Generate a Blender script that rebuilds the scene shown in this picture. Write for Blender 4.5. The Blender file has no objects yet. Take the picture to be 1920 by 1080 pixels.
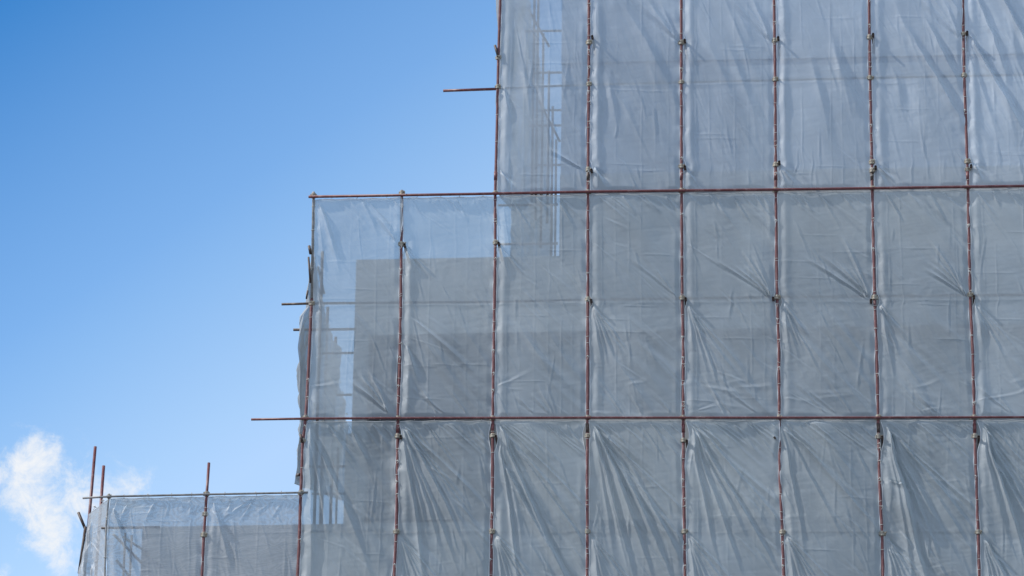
import bpy, bmesh, math, random
import numpy as np
from mathutils import Vector, Matrix

random.seed(7)
R = math.radians
sc = bpy.context.scene
C = sc.collection

# ------------------------------------------------------------------ camera
IW, IH, F = 1920.0, 1080.0, 11000.0
PITCH, YAW, ROLL = R(25.0), R(4.5), R(0.86)
DIST = 112.0
d = Vector((-math.sin(YAW) * math.cos(PITCH), math.cos(YAW) * math.cos(PITCH), math.sin(PITCH)))
r0 = Vector((math.cos(YAW), math.sin(YAW), 0))
u0 = r0.cross(d).normalized()
rt = (r0 * math.cos(ROLL) + u0 * math.sin(ROLL))
up = (u0 * math.cos(ROLL) - r0 * math.sin(ROLL))
ZC = DIST * math.sin(PITCH) + 1.6
EYE = Vector((0, 0, ZC)) - d * DIST

cam = bpy.data.cameras.new('camera')
cam.sensor_width = 36
cam.lens = 36 * F / IW
cam.clip_start = 1
cam.clip_end = 6000
camo = bpy.data.objects.new('camera', cam)
C.objects.link(camo)
m = Matrix((rt, up, -d)).transposed().to_4x4()
m.translation = EYE
camo.matrix_world = m
sc.camera = camo


def ray(px, py):
    return (d + rt * ((px - IW / 2) / F) - up * ((py - IH / 2) / F)).normalized()


def at(px, py, Y=0.0):
    """point of the vertical plane at depth Y that stands where the survey of the photo puts it"""
    v = ray(px, py)
    return EYE + v * ((Y - EYE.y) / v.y)


def atx(px, py, X):
    v = ray(px, py)
    return EYE + v * ((X - EYE.x) / v.x)


# ------------------------------------------------------------------ helpers
def link(name, me, mat=None, parent=None):
    o = bpy.data.objects.new(name, me)
    C.objects.link(o)
    if mat and not me.materials:
        me.materials.append(mat)
    if parent:
        o.parent = parent
    return o


def tag(o, label=None, cat=None, group=None, kind=None):
    if label: o['label'] = label
    if cat: o['category'] = cat
    if group: o['group'] = group
    if kind: o['kind'] = kind
    return o


def empty(name, loc):
    o = bpy.data.objects.new(name, None)
    o.empty_display_size = 0.2
    C.objects.link(o)
    o.location = loc
    return o


def mesh_from(name, verts, faces, smooth=False):
    me = bpy.data.meshes.new(name)
    me.from_pydata([tuple(v) for v in verts], [], faces)
    if smooth:
        me.polygons.foreach_set('use_smooth', [True] * len(me.polygons))
    me.update()
    return me


def tube_mesh(name, pts, rad, seg=12, wall=0.004):
    """round tube through pts, open hollow ends closed by a dark recessed disc"""
    pts = [Vector(p) for p in pts]
    vs, fs = [], []
    rings = []
    n = len(pts)
    ref = None
    for i, p in enumerate(pts):
        t = (pts[min(i + 1, n - 1)] - pts[max(i - 1, 0)]).normalized()
        if ref is None:
            a = Vector((0, 1, 0)) if abs(t.y) < .9 else Vector((1, 0, 0))
            ref = t.cross(a).normalized()
        x = (ref - t * ref.dot(t)).normalized()
        y = t.cross(x)
        rings.append([p + (x * math.cos(2 * math.pi * k / seg) + y * math.sin(2 * math.pi * k / seg)) * rad for k in range(seg)])
        if i in (0, n - 1):
            s = 1 if i == 0 else -1
            inner = [p + (x * math.cos(2 * math.pi * k / seg) + y * math.sin(2 * math.pi * k / seg)) * (rad - wall) for k in range(seg)]
            deep = [q + t * s * 0.06 for q in inner]
            if i == 0:
                rings = [deep, inner] + rings
            else:
                rings += [inner, deep]
    for rg in rings:
        vs += rg
    for i in range(len(rings) - 1):
        for k in range(seg):
            a, b = i * seg + k, i * seg + (k + 1) % seg
            fs.append((a, b, b + seg, a + seg))
    fs.append(tuple(range(seg - 1, -1, -1)))
    fs.append(tuple(range((len(rings) - 1) * seg, len(rings) * seg)))
    me = mesh_from(name, vs, fs, True)
    return me


def add_box(bm, lo, hi):
    lo, hi = Vector(lo), Vector(hi)
    vs = [bm.verts.new((x, y, z)) for x in (lo.x, hi.x) for y in (lo.y, hi.y) for z in (lo.z, hi.z)]
    for f in ((0, 1, 3, 2), (4, 6, 7, 5), (0, 4, 5, 1), (2, 3, 7, 6), (0, 2, 6, 4), (1, 5, 7, 3)):
        bm.faces.new([vs[i] for i in f])


def bm_mesh(name, bm, smooth=False):
    bmesh.ops.recalc_face_normals(bm, faces=bm.faces)
    me = bpy.data.meshes.new(name)
    bm.to_mesh(me)
    bm.free()
    if smooth:
        me.polygons.foreach_set('use_smooth', [True] * len(me.polygons))
    return me


# ------------------------------------------------------------------ materials
def nodes_of(name):
    mt = bpy.data.materials.new(name)
    mt.use_nodes = True
    nt = mt.node_tree
    nt.nodes.clear()
    out = nt.nodes.new('ShaderNodeOutputMaterial')
    return mt, nt, out


def N(nt, typ, **kw):
    n = nt.nodes.new(typ)
    for k, v in kw.items():
        if k in n.inputs:
            n.inputs[k].default_value = v
        else:
            setattr(n, k, v)
    return n


def ramp(nt, stops):
    n = nt.nodes.new('ShaderNodeValToRGB')
    cr = n.color_ramp
    while len(cr.elements) < len(stops):
        cr.elements.new(0.5)
    for e, (p, c) in zip(cr.elements, stops):
        e.position = p
        e.color = (c if len(c) == 4 else (*c, 1))
    return n


def mat_sheet(name, col, op0, op1, trans=0.3, stripes=0.0):
    mt, nt, out = nodes_of(name)
    L = nt.links.new
    tc = N(nt, 'ShaderNodeTexCoord')
    big = N(nt, 'ShaderNodeTexNoise', Scale=0.9, Detail=4.0, Roughness=0.6)
    L(tc.outputs['Object'], big.inputs['Vector'])
    rp = ramp(nt, [(0.3, tuple(c * 0.86 for c in col)), (0.7, tuple(min(1, c * 1.08) for c in col))])
    L(big.outputs['Fac'], rp.inputs['Fac'])
    oi = N(nt, 'ShaderNodeObjectInfo')
    tone = N(nt, 'ShaderNodeMapRange')
    tone.inputs['To Min'].default_value = 0.93; tone.inputs['To Max'].default_value = 1.04
    L(oi.outputs['Random'], tone.inputs['Value'])
    tm = N(nt, 'ShaderNodeVectorMath', operation='SCALE')
    L(rp.outputs['Color'], tm.inputs[0]); L(tone.outputs[0], tm.inputs['Scale'])
    # fine woven texture and small crumples
    mp = N(nt, 'ShaderNodeMapping')
    mp.inputs['Rotation'].default_value = (0, R(35), 0)
    mp.inputs['Scale'].default_value = (1.0, 1.0, 0.35)
    L(tc.outputs['Object'], mp.inputs['Vector'])
    nz = N(nt, 'ShaderNodeTexNoise', Scale=9.0, Detail=5.0, Roughness=0.62, Distortion=0.6)
    L(mp.outputs['Vector'], nz.inputs['Vector'])
    bp = N(nt, 'ShaderNodeBump', Strength=0.17, Distance=0.016)
    L(nz.outputs['Fac'], bp.inputs['Height'])
    df = N(nt, 'ShaderNodeBsdfDiffuse', Roughness=0.6)
    L(tm.outputs[0], df.inputs['Color'])
    L(bp.outputs['Normal'], df.inputs['Normal'])
    tl = N(nt, 'ShaderNodeBsdfTranslucent')
    L(tm.outputs[0], tl.inputs['Color'])
    L(bp.outputs['Normal'], tl.inputs['Normal'])
    gl = N(nt, 'ShaderNodeBsdfGlossy', Roughness=0.5)
    gl.inputs['Color'].default_value = (0.9, 0.92, 0.95, 1)
    L(bp.outputs['Normal'], gl.inputs['Normal'])
    m1 = N(nt, 'ShaderNodeMixShader', Fac=trans)
    L(df.outputs[0], m1.inputs[1]); L(tl.outputs[0], m1.inputs[2])
    m2 = N(nt, 'ShaderNodeMixShader', Fac=0.045)
    L(m1.outputs[0], m2.inputs[1]); L(gl.outputs[0], m2.inputs[2])
    tr = N(nt, 'ShaderNodeBsdfTransparent')
    tr.inputs['Color'].default_value = (0.80, 0.93, 1.0, 1)
    lw = N(nt, 'ShaderNodeLayerWeight', Blend=0.5)
    L(bp.outputs['Normal'], lw.inputs['Normal'])
    mr = N(nt, 'ShaderNodeMapRange')
    mr.inputs['From Min'].default_value = 0.05
    mr.inputs['From Max'].default_value = 0.8
    mr.inputs['To Min'].default_value = op0
    mr.inputs['To Max'].default_value = op1
    L(lw.outputs['Facing'], mr.inputs['Value'])
    fac = mr.outputs[0]
    if stripes:
        # interference bands where two layers of fine mesh overlap
        st = N(nt, 'ShaderNodeTexNoise', Scale=1.1, Detail=1.5, Roughness=0.5)
        mp2 = N(nt, 'ShaderNodeMapping')
        mp2.inputs['Scale'].default_value = (1.3, 0.1, 3.2)
        L(tc.outputs['Object'], mp2.inputs['Vector'])
        L(mp2.outputs['Vector'], st.inputs['Vector'])
        mu = N(nt, 'ShaderNodeMath', operation='MULTIPLY'); mu.inputs[1].default_value = 95.0
        L(st.outputs['Fac'], mu.inputs[0])
        si = N(nt, 'ShaderNodeMath', operation='SINE'); L(mu.outputs[0], si.inputs[0])
        ma = N(nt, 'ShaderNodeMath', operation='MULTIPLY_ADD'); ma.inputs[1].default_value = stripes
        L(si.outputs[0], ma.inputs[0]); L(fac, ma.inputs[2])
        ma.use_clamp = True
        fac = ma.outputs[0]
    m3 = N(nt, 'ShaderNodeMixShader')
    L(fac, m3.inputs['Fac'])
    L(tr.outputs[0], m3.inputs[1]); L(m2.outputs[0], m3.inputs[2])
    L(m3.outputs[0], out.inputs['Surface'])
    return mt


def mat_paint(name, base, wear, rough=0.5, amount=0.62, scale=7.0, metal=0.0):
    mt, nt, out = nodes_of(name)
    L = nt.links.new
    tc = N(nt, 'ShaderNodeTexCoord')
    nz = N(nt, 'ShaderNodeTexNoise', Scale=scale, Detail=6.0, Roughness=0.7)
    L(tc.outputs['Object'], nz.inputs['Vector'])
    rp = ramp(nt, [(amount - 0.30, tuple(c * 0.6 for c in base)), (amount - 0.08, base), (amount + 0.06, wear)])
    L(nz.outputs['Fac'], rp.inputs['Fac'])
    b = N(nt, 'ShaderNodeBsdfPrincipled', Roughness=rough, Metallic=metal)
    L(rp.outputs['Color'], b.inputs['Base Color'])
    bp = N(nt, 'ShaderNodeBump', Strength=0.25, Distance=0.003)
    L(nz.outputs['Fac'], bp.inputs['Height'])
    L(bp.outputs['Normal'], b.inputs['Normal'])
    L(b.outputs[0], out.inputs['Surface'])
    return mt


def mat_concrete(name, c1, c2, joints=True):
    mt, nt, out = nodes_of(name)
    L = nt.links.new
    tc = N(nt, 'ShaderNodeTexCoord')
    nz = N(nt, 'ShaderNodeTexNoise', Scale=0.7, Detail=8.0, Roughness=0.65)
    L(tc.outputs['Object'], nz.inputs['Vector'])
    rp = ramp(nt, [(0.3, c1), (0.7, c2)])
    L(nz.outputs['Fac'], rp.inputs['Fac'])
    b = N(nt, 'ShaderNodeBsdfPrincipled', Roughness=0.9)
    col = rp.outputs['Color']
    if joints:
        mp = N(nt, 'ShaderNodeMapping')
        mp.inputs['Rotation'].default_value = (R(90), 0, 0)
        L(tc.outputs['Object'], mp.inputs['Vector'])
        br = N(nt, 'ShaderNodeTexBrick', Scale=1.0)
        br.inputs['Color1'].default_value = (1, 1, 1, 1)
        br.inputs['Color2'].default_value = (0.94, 0.94, 0.94, 1)
        br.inputs['Mortar'].default_value = (0.72, 0.72, 0.72, 1)
        br.inputs['Mortar Size'].default_value = 0.008
        br.inputs['Brick Width'].default_value = 0.9
        br.inputs['Row Height'].default_value = 1.8
        br.offset = 0.0
        L(mp.outputs['Vector'], br.inputs['Vector'])
        mx = N(nt, 'ShaderNodeMix', data_type='RGBA', blend_type='MULTIPLY')
        mx.inputs['Factor'].default_value = 1.0
        L(col, mx.inputs[6]); L(br.outputs['Color'], mx.inputs[7])
        col = mx.outputs[2]
    L(col, b.inputs['Base Color'])
    L(b.outputs[0], out.inputs['Surface'])
    return mt


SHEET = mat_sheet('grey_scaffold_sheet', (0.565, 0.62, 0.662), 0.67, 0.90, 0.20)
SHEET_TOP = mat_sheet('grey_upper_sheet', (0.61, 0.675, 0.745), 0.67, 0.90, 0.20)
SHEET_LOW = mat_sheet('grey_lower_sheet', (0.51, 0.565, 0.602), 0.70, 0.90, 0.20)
SHEET_MOIRE = mat_sheet('grey_scaffold_sheet_double', (0.50, 0.535, 0.575), 0.76, 0.90, 0.22, 0.08)
SIDE_SHADED = mat_sheet('shaded_grey_side_sheet', (0.45, 0.485, 0.52), 0.72, 0.86, 0.08)  # darker copy of the sheet, shade on the inner side put into its colour
HEM = mat_sheet('sheet_hem', (0.84, 0.86, 0.88), 0.92, 0.98, 0.18)
RED = mat_paint('red_oxide_paint', (0.145, 0.040, 0.042), (0.22, 0.125, 0.12), 0.45, 0.61)
BROWN = mat_paint('weathered_brown_tube', (0.060, 0.038, 0.032), (0.16, 0.13, 0.11), 0.55, 0.60)
FADED = mat_paint('faded_tube', (0.13, 0.115, 0.115), (0.09, 0.07, 0.065), 0.6, 0.62)
GALV = mat_paint('galvanised_tube', (0.30, 0.30, 0.30), (0.18, 0.12, 0.10), 0.5, 0.68)
STEEL = mat_paint('pale_zinc', (0.36, 0.33, 0.27), (0.15, 0.10, 0.07), 0.45, 0.62, 14.0)
WHITE = mat_paint('white_cord', (0.62, 0.61, 0.58), (0.48, 0.46, 0.42), 0.6, 0.7)
CONC = mat_concrete('grey_concrete', (0.40, 0.405, 0.41), (0.50, 0.505, 0.505))
CONC_D = mat_concrete('dark_recess_concrete', (0.13, 0.135, 0.14), (0.18, 0.185, 0.19))
CONC_L = mat_concrete('pale_blue_render', (0.42, 0.49, 0.60), (0.50, 0.57, 0.68))
CONC_X = mat_concrete('painted_opening_shade', (0.10, 0.11, 0.12), (0.14, 0.15, 0.16))  # dark concrete tone that stands in for the shade inside a recess
GROUND = mat_concrete('ground_asphalt', (0.10, 0.10, 0.095), (0.16, 0.155, 0.15), False)


# ------------------------------------------------------------------ noise
def _hash(ix, iy, seed):
    h = (ix.astype(np.int64) * 374761393 + iy.astype(np.int64) * 668265263 + seed * 974711) & 0xffffffff
    h = ((h ^ (h >> 13)) * 1274126177) & 0xffffffff
    return (h ^ (h >> 16)) & 0xffff


def noise2(x, y, seed):
    x0, y0 = np.floor(x), np.floor(y)
    fx, fy = x - x0, y - y0
    sx, sy = fx * fx * fx * (fx * (fx * 6 - 15) + 10), fy * fy * fy * (fy * (fy * 6 - 15) + 10)

    def g(ix, iy, dx, dy):
        a = _hash(ix, iy, seed) / 65535.0 * 2 * np.pi
        return np.cos(a) * dx + np.sin(a) * dy
    a = g(x0, y0, fx, fy); b = g(x0 + 1, y0, fx - 1, fy)
    c = g(x0, y0 + 1, fx, fy - 1); e = g(x0 + 1, y0 + 1, fx - 1, fy - 1)
    return (a + (b - a) * sx) * (1 - sy) + (c + (e - c) * sx) * sy


def fbm(x, y, seed, octv=3):
    t, a = 0, 1.0
    for i in range(octv):
        t = t + a * noise2(x * 2 ** i, y * 2 ** i, seed + i * 17)
        a *= 0.5
    return t


def sstep(a, b, x):
    t = np.clip((x - a) / (b - a), 0, 1)
    return t * t * (3 - 2 * t)


# ------------------------------------------------------------------ sheets
NU, NV = 132, 320


def interp_poly(poly, ys):
    py = [p[1] for p in poly]
    px = [p[0] for p in poly]
    return np.interp(ys, py, px)


def fold(S, Q, f, W=1.8, H=4.7):
    """f = ox, oy (m, from top left), angle below horizontal towards the right, length, amplitude, width, bend"""
    ox, oy, ang, L, amp, w, bend = f
    ca, sa = math.cos(ang), math.sin(ang)
    free = min(ox, W - ox, oy, H - oy) > 0.22     # not anchored at a tie: fades in
    rx, ry = S - ox, Q - oy
    t = (rx * ca + ry * sa) / L
    dd = (-rx * sa + ry * ca) - bend * np.clip(t, 0, 1.3) ** 2 * L
    ww = 1.2 * w * ((0.6 if free else 0.25) + (0.5 if free else 0.75) * np.clip(t, 0, 1.2))
    env = sstep(-0.02, 0.45 if free else 0.12, t) * (1 - sstep(0.5, 1.08, t))
    q = dd / ww
    prof = np.exp(-1.05 * np.sqrt(q * q + 0.03) ** 1.15) - 0.45 * np.exp(-((q + 2.0) / 1.2) ** 2)
    return 2.1 * amp * env * prof


def make_sheet(name, label, A, B, nrm, folds, seed, group, mat=SHEET, gapL=None, gapR=None,
               openL=(), openR=(), wild=1.0, mid=None, ties=(True, True, True), billow=0.05, topsag=0.012,
               lean=60.0, cat='scaffold sheet', tie_r=0.036, rake=1.0, edge_bulge=0.03, bottom=True):
    """A, B: (NV+1,3) arrays down the left and right line; nrm outward normal"""
    rng = random.Random(seed)
    nv = NV + 1
    A, B = np.asarray(A), np.asarray(B)
    nrm = np.asarray(nrm, float)
    W = float(np.linalg.norm(B[0] - A[0])); H = float(np.linalg.norm(A[-1] - A[0]))
    u = np.linspace(0, 1, NU + 1)
    # finer columns near the edges
    u = 0.5 - 0.5 * np.cos(np.pi * u) * (1 - 0.35 * np.sin(np.pi * u) ** 2) if False else u
    v = np.linspace(0, 1, nv)
    q1 = v * H

    def gap(opens, ph, base):
        sc_ = np.abs(np.sin(np.pi * (q1 / 0.45 + ph)))
        g = base + 0.007 * sc_ + 0.026 * fbm(q1 * 1.3 + ph * 9, q1 * 0 + ph, seed + 5, 2)
        for (v0, hw, am) in opens:
            g = g + am * np.exp(-(np.abs(v - v0) / hw) ** 2.5)
        return g
    phL, phR = rng.random(), rng.random()
    gL = gap(openL, phL, 0.024 if gapL is None else gapL)
    gR = gap(openR, phR, 0.022 if gapR is None else gapR)
    U, V = np.meshgrid(u, v)
    S = U * W
    Q = V * H
    uu = (gL[:, None] + U * (W - gL[:, None] - gR[:, None])) / W
    P = A[:, None, :] + (B - A)[:, None, :] * uu[..., None]
    # --- displacement out of the plane
    D = np.zeros_like(S)
    edge = sstep(0.0, 0.16, S) * sstep(0.0, 0.12, W - S)
    vert = sstep(0.0, 0.10, Q) * sstep(0.0, 0.10, H - Q)
    for f in folds:
        D += fold(S, Q, f, W, H)
    for k in range(int(34 * wild)):
        a = lean + rng.gauss(0, 14) if rng.random() < .75 else rng.uniform(70, 100)
        D += 0.55 * fold(S, Q, (W * rng.uniform(-.05, .9), H * rng.uniform(0, .92), R(a), rng.uniform(.35, 1.5), 0.0075 * rng.uniform(.5, 1.4),
                                rng.uniform(.014, .03), rng.uniform(-.04, .06)), W, H)
    # billow, different per sheet
    D += billow * (0.7 + 0.8 * noise2(S * 0.5 + seed, Q * 0.35, seed)) * np.sin(np.pi * np.clip(U, 0, 1)) ** 0.8 * (0.5 + 0.5 * np.sin(np.pi * V))
    # turn-out just right of the left line
    D += edge_bulge * np.exp(-((S - 0.15) / 0.09) ** 2) * (0.75 + 0.9 * noise2(Q * 0.9, S * 0 + seed, seed + 3))
    D += 0.014 * np.exp(-((W - S - 0.10) / 0.06) ** 2) * (0.4 + 1.4 * noise2(Q * 1.1, S * 0 + seed, seed + 9))
    # slanting wrinkles
    la = R(lean)
    X1 = S * math.sin(la) - Q * math.cos(la)
    Y1 = S * math.cos(la) + Q * math.sin(la)
    wx = X1 + 0.12 * fbm(X1 * 1.3, Y1 * 0.9, seed + 31, 2)
    mask = 0.35 + 1.3 * np.clip(0.5 + 0.9 * fbm(S * 0.9, Q * 0.6, seed + 77, 2), 0, 1)
    D += wild * rake * (0.040 * mask * fbm(wx * 2.1, Y1 * 0.24, seed + 41, 2) + 0.075 * noise2(wx * 1.05 + 3, Y1 * 0.22, seed + 43))
    n = fbm(wx * 6.0, Y1 * 0.8, seed + 51, 2)
    D += wild * 0.0080 * mask * np.clip(0.5 + 1.5 * noise2(S * 0.7 + 5, Q * 0.7, seed + 8), 0, 1) * (1 - np.abs(n) * 2.2)
    # crumples in other directions
    n2 = fbm(S * 3.1 + 0.3 * Q, Q * 2.6, seed + 61, 3)
    D += wild * 0.0040 * (1 - np.abs(n2) * 2.4) * np.clip(0.4 + 1.2 * noise2(S * 0.8, Q * 0.8, seed + 99), 0, 1)
    n3 = fbm(S * 1.2, Q * 7.0 + 0.8 * S, seed + 71, 2)
    D += wild * 0.0022 * (1 - np.abs(n3) * 2.4)
    # packing creases
    for k in range(1, 7):
        uc = k / 7.0 + rng.uniform(-0.015, 0.015)
        if rng.random() < 0.75:
            a = rng.uniform(0.004, 0.009)
            brk = np.clip(0.6 + 1.6 * noise2(Q * 0.7, Q * 0 + k, seed + k), 0, 1)
            D += a * brk * np.exp(-np.abs((S - uc * W - 0.012 * noise2(Q * 0.9, Q * 0 + 3 * k, seed)) / 0.013) ** 1.3)
    for k in range(4):
        vc = rng.uniform(0.05, 0.95); ucn = rng.uniform(0.2, 0.8)
        D += 0.0055 * np.exp(-((Q - vc * H - 0.03 * (S - ucn)) / 0.014) ** 2) * np.exp(-((U - ucn) / 0.2) ** 4)
    D *= (0.25 + 0.75 * edge) * (0.2 + 0.8 * vert)
    # pressed against the hidden ledger
    if mid is not None:
        for mv in mid:
            D += 0.004 * np.exp(-((V - mv) * H / 0.022) ** 2) * (0.6 + 0.8 * noise2(S * 1.5, S * 0 + mv, seed + 21))
            D -= 0.003 * np.exp(-(((V - mv) * H - 0.09) / 0.07) ** 2)
    # sheet edge ripples
    rip = 0.012 * np.sin(2 * np.pi * (Q / 0.45 + phL)) * np.exp(-S / 0.06) + 0.012 * np.sin(2 * np.pi * (Q / 0.45 + phR)) * np.exp(-(W - S) / 0.06)
    D += rip
    D += 0.036 * np.clip((0.018 - gL) / 0.02, 0, 1)[:, None] * np.exp(-(S / 0.10) ** 2) + 0.036 * np.clip((0.018 - gR) / 0.02, 0, 1)[:, None] * np.exp(-((W - S) / 0.10) ** 2)
    P = P + nrm[None, None, :] * D[..., None]
    # sag between the ties of the top and bottom hem
    sag = topsag * np.abs(np.sin(np.pi * (S / 0.45 + 0.5))) * np.exp(-Q / 0.12) + topsag * .0
    P[..., 2] -= sag
    verts = P.reshape(-1, 3)
    idx = np.arange(nv * (NU + 1)).reshape(nv, NU + 1)
    quads = np.stack([idx[:-1, :-1], idx[1:, :-1], idx[1:, 1:], idx[:-1, 1:]], -1).reshape(-1, 4)
    org = verts.mean(0)

    def grid_mesh(nm, vs, qd):
        me = bpy.data.meshes.new(nm)
        me.vertices.add(len(vs)); me.vertices.foreach_set('co', (vs - org).astype(np.float32).ravel())
        me.loops.add(qd.size); me.loops.foreach_set('vertex_index', qd.astype(np.int32).ravel())
        me.polygons.add(len(qd)); me.polygons.foreach_set('loop_start', np.arange(0, qd.size, 4, dtype=np.int32))
        me.update(calc_edges=True)
        me.polygons.foreach_set('use_smooth', np.ones(len(qd), dtype=bool))
        me.validate()
        return me
    root = link(name, grid_mesh(name, verts, quads), mat)
    root.location = org
    tag(root, label, cat, group)
    # hems: doubled strips along the two sides and the top
    hv = P + nrm[None, None, :] * 0.0035

    def strip(rows, cols):
        sub = hv[rows][:, cols]
        a, b = sub.shape[:2]
        ii = np.arange(a * b).reshape(a, b)
        qd = np.stack([ii[:-1, :-1], ii[1:, :-1], ii[1:, 1:], ii[:-1, 1:]], -1).reshape(-1, 4)
        h = link('hem', grid_mesh('hem', sub.reshape(-1, 3), qd), HEM, root)
        return h
    if ties[0]: strip(slice(2, None), slice(0, 2))
    if ties[1]: strip(slice(2, None), slice(NU - 1, NU + 1))
    if ties[2]: strip(slice(0, 2), slice(None))
    if ties[2] and bottom: strip(slice(NV - 1, NV + 1), slice(None))
    # ties round the pole / ledger
    for side, (ln, on, ph) in enumerate(((A, ties[0], phL), (B, ties[1], phR))):
        if not on: continue
        k = 0
        while True:
            qq = (k + 1 - ph) * 0.45 if side == 0 else (k + 1 - ph) * 0.45 + 0.03
            k += 1
            if qq > H - 0.08: break
            if qq < 0.08 or rng.random() < 0.30: continue
            qq += rng.uniform(-.09, .09)
            j = qq / H * NV
            p = ln[int(j)] + (ln[min(int(j) + 1, NV)] - ln[int(j)]) * (j - int(j))
            t = link('tie_cord', TIE if rng.random() < 0.6 else TIE_KNOT, None, root)
            t.location = Vector(p - org)
            t.rotation_euler = (rng.uniform(-.25, .25), rng.uniform(-.3, .3), rng.uniform(-.7, .7))
    if ties[2]:
        n_t = int(W / 0.45)
        for k in range(n_t):
            uq = (k + 0.7 + rng.uniform(-.1, .1)) / (n_t + .3)
            p = A[0] + (B[0] - A[0]) * uq + np.array((0, 0, 0.045))
            t = link('tie_cord', TIE_H if rng.random() < 0.6 else TIE_KNOT, None, root)
            t.location = Vector(p - org)
            t.rotation_euler = (0, rng.uniform(-.4, .4), 0)
    return root


# ties: a loop of white cord round the tube, with or without a knot in front
def ring_mesh(name, rad, axis='Z', tubr=0.0045, knot=False):
    bm = bmesh.new()
    seg, sub = 16, 6
    vs = []
    for i in range(seg):
        a = 2 * math.pi * i / seg
        row = []
        for k in range(sub):
            b = 2 * math.pi * k / sub
            rr = rad + tubr * math.cos(b)
            p = Vector((rr * math.cos(a), rr * math.sin(a), tubr * math.sin(b) + 0.008 * math.sin(a)))
            if axis == 'X':
                p = Vector((p.z, p.x, p.y))
            row.append(bm.verts.new(p))
        vs.append(row)
    for i in range(seg):
        for k in range(sub):
            bm.faces.new((vs[i][k], vs[(i + 1) % seg][k], vs[(i + 1) % seg][(k + 1) % sub], vs[i][(k + 1) % sub]))
    if knot:
        mtx = Matrix.Translation((0.006, -rad - 0.008, 0)) @ Matrix.Diagonal((1.2, 0.9, 1.0, 1))
        bmesh.ops.create_icosphere(bm, subdivisions=2, radius=0.0125, matrix=mtx)
        bmesh.ops.create_cone(bm, cap_ends=True, segments=6, radius1=0.005, radius2=0.003, depth=0.07,
                              matrix=Matrix.Translation((0.014, -rad - 0.010, -0.04)) @ Matrix.Rotation(0.25, 4, 'Y'))
    me = bm_mesh(name, bm, True)
    me.materials.append(WHITE)
    return me


TIE = ring_mesh('tie_cord', 0.033)
TIE_KNOT = ring_mesh('tie_cord', 0.033, knot=True)
TIE_H = ring_mesh('tie_cord', 0.033, 'X')

# scaffold coupler: two clamped half shells, a hinge block and two bolts
def coupler_mesh():
    bm = bmesh.new()
    for dz in (-0.022, 0.022):
        g = bmesh.ops.create_cone(bm, cap_ends=True, segments=18, radius1=0.043, radius2=0.043, depth=0.030,
                                  matrix=Matrix.Translation((0, 0, dz)))
    bmesh.ops.create_cone(bm, cap_ends=True, segments=18, radius1=0.038, radius2=0.038, depth=0.09)
    bmesh.ops.create_cube(bm, size=1, matrix=Matrix.Translation((0.045, -0.010, 0)) @ Matrix.Diagonal((0.035, 0.040, 0.066, 1)))
    bmesh.ops.create_cube(bm, size=1, matrix=Matrix.Translation((-0.047, 0.0, 0)) @ Matrix.Diagonal((0.022, 0.030, 0.055, 1)))
    me = bm_mesh('coupler', bm)
    me.materials.append(STEEL)
    return me


COUP = coupler_mesh()


def bolt_mesh():
    bm = bmesh.new()
    bmesh.ops.create_cone(bm, cap_ends=True, segments=6, radius1=0.017, radius2=0.017, depth=0.034,
                          matrix=Matrix.Translation((0.048, -0.045, 0.0)) @ Matrix.Rotation(R(90), 4, 'X'))
    bmesh.ops.create_cone(bm, cap_ends=True, segments=10, radius1=0.009, radius2=0.009, depth=0.06,
                          matrix=Matrix.Translation((0.048, -0.07, 0.0)) @ Matrix.Rotation(R(90), 4, 'X'))
    me = bm_mesh('bolt', bm)
    me.materials.append(STEEL)
    return me


BOLT = bolt_mesh()

# ------------------------------------------------------------------ surveyed lines
POLES = {
    'Z': [(588, 364), (584.4, 562), (581, 633), (576.4, 731), (573, 784), (567.3, 834), (566, 878), (563.7, 926), (560.7, 1027), (557.8, 1080)],
    'P': [(753.4, 362), (751.6, 562), (749.8, 669), (745.8, 784), (745, 893), (743, 997), (739, 1080)],
    'A': [(939, -70), (937.9, 0), (934.4, 105), (931.9, 232), (928.4, 362), (928.9, 455), (926.7, 607), (923.9, 784), (923.5, 893), (922, 997), (920.7, 1080)],
    'B': [(1104.6, -70), (1104.3, 0), (1104, 158), (1103, 246), (1102.6, 360), (1102.2, 562), (1101.8, 784), (1100.9, 893), (1101.3, 997), (1100.9, 1080)],
    'C': [(1277.2, -70), (1277.4, 0), (1277.4, 158), (1277.9, 359), (1279, 562), (1281, 651), (1281.1, 784), (1281.6, 878), (1283.1, 997), (1284.3, 1080)],
    'D': [(1450.5, -70), (1451.4, 0), (1453.5, 150), (1454.6, 356), (1456.9, 553), (1460.4, 651), (1461.3, 784), (1462.2, 893), (1466.7, 997), (1469.6, 1080)],
    'E': [(1628.5, -70), (1629.4, 0), (1631.2, 146), (1633.3, 232), (1635.6, 353), (1640, 558), (1643.6, 651), (1646.5, 783), (1648.9, 893), (1653.6, 997), (1655.7, 1080)],
    'F': [(1803.8, -70), (1805.3, 0), (1807.8, 141), (1811.3, 232), (1815, 351), (1819, 553), (1823.6, 651), (1827, 783), (1830.2, 893), (1834, 997), (1836, 1080)],
    'G': [(1980, -70), (1982, 0), (1985, 141), (1992, 350), (1998, 553), (2006, 783), (2011, 893), (2015, 997), (2018, 1080)],
    'K': [(391.7, 868), (387.6, 926), (385.2, 964), (382.2, 1003), (379.3, 1065), (378.6, 1080)],
    'M': [(204.5, 930), (201, 965), (199, 985), (197, 1056), (196, 1090)],
}
for k in POLES:   # carried on below the frame
    (x1, y1), (x0, y0) = POLES[k][-1], POLES[k][-3]
    s = (x1 - x0) / (y1 - y0)
    POLES[k].append((x1 + s * 0.6 * (1300 - y1), 1300.0))
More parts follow.
